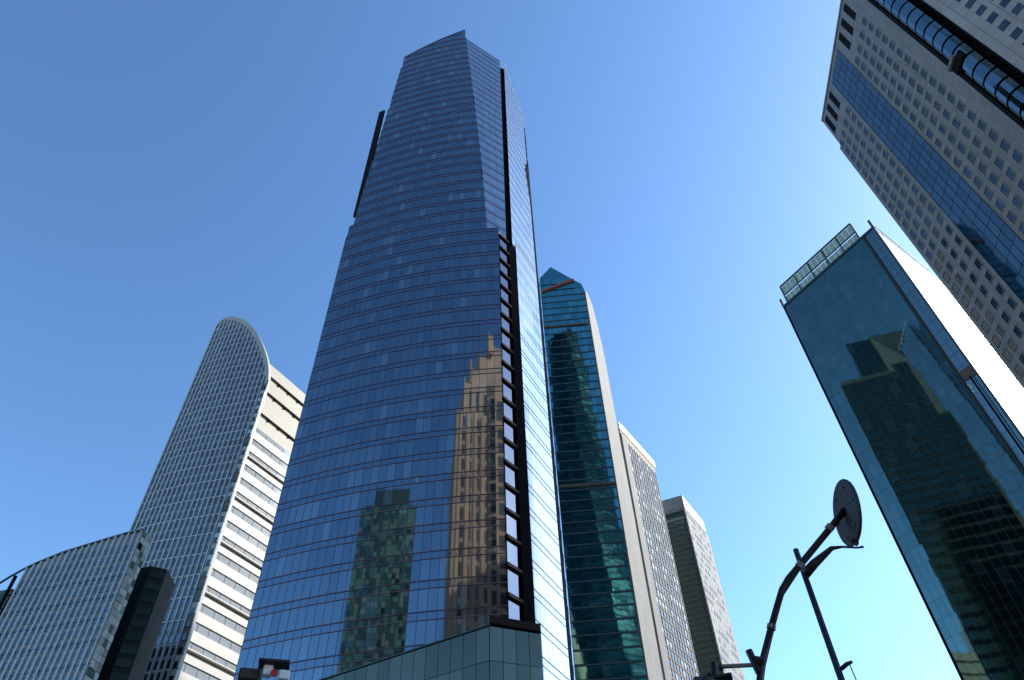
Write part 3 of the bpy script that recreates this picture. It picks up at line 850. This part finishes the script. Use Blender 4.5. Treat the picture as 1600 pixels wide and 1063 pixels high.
# ------------------------------------------------------------------ towers behind the viewer, seen mirrored in the glass
T = thing('beige_stone_tower', 'beige stone tower with stepped top, seen mirrored in the blue tower right side', 'office tower', (-22, -38, 0))
BF = Face((2, -22), -66, 1)               # runs to the left; outside faces the blue tower
b = MB()
def bx(t0, t1, o0, o1, z0, z1, mt=M['warm_stone']): b.prism([BF.xy(t0, o0), BF.xy(t1, o0), BF.xy(t1, o1), BF.xy(t0, o1)], z0, z1, mt)
bx(0, 35, 0, -26, 0, 148); bx(0, 32.5, -0.01, -24, 148, 160); bx(0, 29, -1, -22, 160, 168); bx(2, 24, -2, -20, 168, 176); bx(3, 17, -3, -18, 176, 184); bx(3, 8, -3.5, -14, 184, 190)
for t, z in ((32.3, 163), (29, 171), (24, 179), (17, 187)): bx(t - 1.5, t + .2, -.5, -3, z - 10, z)
for j in range(7): bx(2.4 + 4.2 * j, 4.2 + 4.2 * j, 0.02, -1.2, 149, 157, M['dark_core'])
b.build('wall', T)
wb = Cells(T, 'window', 0, 0.004, 'window_field')
for j in range(8):
    for k in range(27):
        wb.add(BF.at(3.0 + 4.1 * j, 9 + 5.2 * k, 0.03), BF.u, UP, 2.75 if j % 2 else 2.2, 3.8, 0.08, pick((.75, M['dark_core']), (.25, M['speck_b'])))
wb.flush()
pf = MB()
for j in range(9): pf.slab(BF.at(0.95 + 4.1 * j, 74, 0.15), BF.u, UP, BF.n, 0.6, 148, 0.3, M['warm_stone'])
pf.build('pilaster_row', T, 'stuff')

T = thing('speckled_green_tower', 'green glass tower with speckled panes, seen mirrored low in the blue tower', 'office tower', (-72, -12, 0))
SF = Face((-47.5, -5.2), -64, 1)
b = MB(); b.prism([SF.xy(0, -.2), SF.xy(28, -.2), SF.xy(28, -22), SF.xy(0, -22)], 0, 117, M['dark_core'])
b.prism([SF.xy(4, -1), SF.xy(22, -1), SF.xy(22, -20), SF.xy(4, -20)], 117, 123, M['teal_edge'])
b.bar(SF.at(2, 117, -2), SF.at(2, 133, -2), 0.3, M['light_metal']); b.build('wall', T)
wb = Cells(T, 'pane', 0, 0.03, 'pane_field')
for j in range(30):
    for k in range(78):
        wb.add(SF.at(0.5 + 0.93 * j, 1 + 1.5 * k, 0.02), SF.u, UP, 0.86, 1.4, 0.08, random.choice([M['speck'], M['speck'], M['speck'], M['speck_b'], M['speck_b'], M['speck_b'], M['teal_edge'], M['teal_edge'], M['teal_c'], M['concrete']]))
wb.flush()

T = thing('tapered_supertall_tower', 'very tall tapering dark tower, seen mirrored in the green tower front', 'skyscraper', (14, -72, 0))
b = MB()
prev = None
for i in range(13):
    z = 36.0 * i; k_ = 1 - 0.55 * (i / 12) ** 1.3
    ring = [Vector((14 + 26 * k_ * math.cos(2 * math.pi * q / 10 + 0.1 * i) - 10 * (1 - k_), -72 + 20 * k_ * math.sin(2 * math.pi * q / 10 + 0.1 * i), z)) for q in range(10)]
    if prev: b.loft([p + UP * .05 for p in prev], ring, M['rear_glass'])
    prev = ring
b.build('glass_shaft', T)
b = MB()
for i in range(110):
    z = 4.0 * i + 3; f = z / 432; k_ = 1 - 0.55 * f ** 1.3
    ring = [Vector((14 + 26.3 * k_ * math.cos(2 * math.pi * q / 10 + 0.1 * f * 12) - 10 * (1 - k_), -72 + 20.3 * k_ * math.sin(2 * math.pi * q / 10 + 0.1 * f * 12), z)) for q in range(10)]
    b.loft(ring, [p + UP * 0.9 for p in ring], M['rear_band'] if i % 3 else M['teal_edge'])
b.build('floor_band', T, 'stuff')

# ------------------------------------------------------------------ street furniture
T = thing('street_lamp', 'black curved lamp post carrying a dark round plate in front of the teal tower', 'street lamp', (3.45, 11.5, 0.13))
b = MB()
pts = [(3.45, 11.5, 0.13), (3.50, 11.48, 4.0), (3.57, 11.46, 6.56), (3.65, 11.43, 6.77), (3.94, 11.34, 7.33), (4.12, 11.27, 7.66), (4.25, 11.22, 7.89), (4.40, 11.16, 8.06), (4.62, 11.08, 8.24), (5.27, 10.78, 8.78), (5.53, 10.66, 9.01)]
b.tube(pts, [0.085, 0.075, 0.062, 0.06, 0.056, 0.055, 0.055, 0.055, 0.055, 0.055, 0.06], M['iron'])
b.build('curved_pole', T, smooth=True)
b = MB(); b.bar((3.45, 11.5, 0.13), (3.45, 11.5, 0.55), 0.16, M['iron'], 12, 0.13); b.build('base', T)
topv, botv = Vector((5.66, 10.58, 9.47)), Vector((5.41, 10.71, 8.41))
c = (topv + botv) / 2 + Vector((0.0, 0.0, 0))
mj = (topv - botv); rad = mj.length / 2; mj.normalize()
view = (c - CAM_P).normalized()
rt = view.cross(mj).normalized(); mj = rt.cross(view).normalized()
wv = (rt * 0.36 - view * 0.933).normalized()
nv = mj.cross(wv).normalized()
DS = 1.0 if nv.dot(view) > 0 else -1.0       # shallow bowl on the far side, arm across the near side
b = MB()
N = 28
def ringv(r, off): return [c + (mj * math.cos(2 * math.pi * i / N) + wv * math.sin(2 * math.pi * i / N)) * r + nv * off for i in range(N)]
b.loft(ringv(rad, 0.03), ringv(rad, -0.02), M['disc'])
b.loft(ringv(rad * 0.9, DS * 0.031), ringv(rad * 0.6, DS * 0.10), M['disc'])
b.tube(ringv(rad * 0.985, 0.0) + ringv(rad * 0.985, 0.0)[:1], [0.022] * (N + 1), M['iron'], 6)
b.build('round_plate', T, smooth=False)
b = MB(); b.bar(botv + Vector((0.04, 0, 0.02)), botv + Vector((0.10, -0.03, -0.06)), 0.045, M['iron']); b.build('catch', T)
b = MB()
b.bar((3.61, 11.43, 6.78), (3.08, 11.62, 6.86), 0.035, M['galv']); b.bar((3.08, 11.62, 6.86), (2.78, 11.70, 6.70), 0.045, M['iron'])
b.bar((3.58, 11.44, 6.66), (3.52, 11.46, 7.02), 0.06, M['iron'])
b.bar((3.70, 11.40, 6.80), (3.56, 11.45, 6.86), 0.075, M['iron'])
b.build('side_arm', T)
b = MB()
for p_, q_ in (((3.925, 11.345, 7.30), (3.955, 11.335, 7.36)), ((4.60, 11.09, 8.22), (4.66, 11.06, 8.27)), ((5.18, 10.78, 8.71), (5.24, 10.75, 8.76))):
    b.bar(p_, q_, 0.072, M['galv'], 10)
b.build('collar', T)
b = MB(); b.tube([(3.62, 11.38, 6.75), (3.9, 11.28, 7.2), (4.2, 11.17, 7.75), (4.6, 11.02, 8.16)], [0.014] * 4, M['iron'], 6); b.build('cable', T)
b = MB()
for k in range(6):
    a_ = 2 * math.pi * k / 6
    p_ = c + (mj * math.cos(a_) + wv * math.sin(a_)) * rad * 0.75 - nv * DS * 0.03
    b.bar(p_, p_ - nv * DS * 0.03, 0.022, M['galv'], 6)
b.build('plate_bolt', T)
def boxy(name, parent, c, s, mt, rz=0.0, tilt=0.0):
    b = MB(); r = Matrix.Rotation(rz, 3, 'Z') @ Matrix.Rotation(tilt, 3, 'X')
    u, v, n = (r @ Vector(e) for e in ((1, 0, 0), (0, 0, 1), (0, -1, 0)))
    b.slab(Vector(c), u, v, n, s[0], s[1], s[2], mt)
    o = b.build(name, parent); md = o.modifiers.new('bevel', 'BEVEL'); md.width = min(s) * 0.15; md.segments = 2
    return o

T = thing('signal_cluster', 'black signal heads hanging at the left end of the lamp post side arm', 'traffic signal', (2.86, 11.68, 6.45))
boxy('signal_housing', T, (2.96, 11.64, 6.60), (0.42, 0.16, 0.2), M['iron'], 0.2, 0.1)
boxy('signal_housing', T, (2.70, 11.74, 6.58), (0.16, 0.34, 0.16), M['iron'], 0.1, 0.0)
boxy('visor', T, (3.06, 11.58, 6.62), (0.26, 0.05, 0.26), M['iron'], -0.3, -0.35)
b = MB(); b.bar((2.98, 11.64, 6.92), (2.94, 11.65, 6.6), 0.08, M['iron']); b.build('hanger', T)

T = thing('slim_mast', 'straight slim pole with a tapering blade arm crossing behind the lamp post', 'mast', (6.14, 14.78, 0))
b = MB(); b.bar((6.14, 14.78, 0), (6.19, 14.76, 10.85), 0.085, M['iron'], 10, 0.06); b.build('pole', T, smooth=True)
b = MB(); b.tube([(6.19, 14.76, 10.22), (6.45, 14.65, 10.42), (6.86, 14.46, 10.66), (7.05, 14.36, 10.62), (7.31, 14.23, 10.50), (7.42, 14.18, 10.49)], [0.11, 0.10, 0.055, 0.028, 0.022, 0.03], M['iron'], 8); b.build('blade_arm', T, smooth=True)
b = MB(); b.tube([(6.14, 14.78, 8.10), (6.25, 14.73, 8.14), (6.36, 14.68, 8.20), (6.46, 14.63, 8.22)], [0.03, 0.045, 0.045, 0.03], M['iron'], 8); b.build('small_lamp', T, smooth=True)
b = MB(); b.bar((6.40, 14.66, 8.16), (6.42, 14.65, 7.6), 0.012, M['iron'], 6); b.build('hanging_wire', T)
b = MB(); b.bar((6.14, 14.78, 0), (6.14, 14.78, 0.4), 0.17, M['iron'], 12, 0.14); b.build('base', T)

T = thing('traffic_signal', 'dark traffic signal top with red lens and white boxes at the bottom edge', 'traffic signal', (-4.6, 12.7, 0.13))
def tl(px, py, pz): return (px, py, pz)
b = MB(); b.bar((-4.6, 12.7, 0.13), (-4.6, 12.7, 7.62), 0.08, M['iron'], 10, 0.06); b.build('pole', T, smooth=True)
boxy('signal_housing', T, (-4.62, 12.34, 7.02), (0.14, 0.22, 0.14), M['iron'], 0.3)
boxy('signal_housing', T, (-4.75, 12.66, 7.49), (0.36, 0.20, 0.2), M['iron'], 0.3)
boxy('signal_box', T, (-4.41, 12.56, 7.52), (0.16, 0.2, 0.14), M['white_paint'], 0.3)
boxy('visor', T, (-4.31, 12.52, 7.61), (0.52, 0.05, 0.22), M['iron'], 0.25, -0.25)
boxy('signal_box', T, (-4.09, 12.50, 7.39), (0.18, 0.16, 0.14), M['white_paint'], 0.3)
b = MB(); b.bar((-4.26, 12.48, 7.43), (-4.25, 12.42, 7.42), 0.06, M['red_lens'], 14); b.build('red_lens', T)
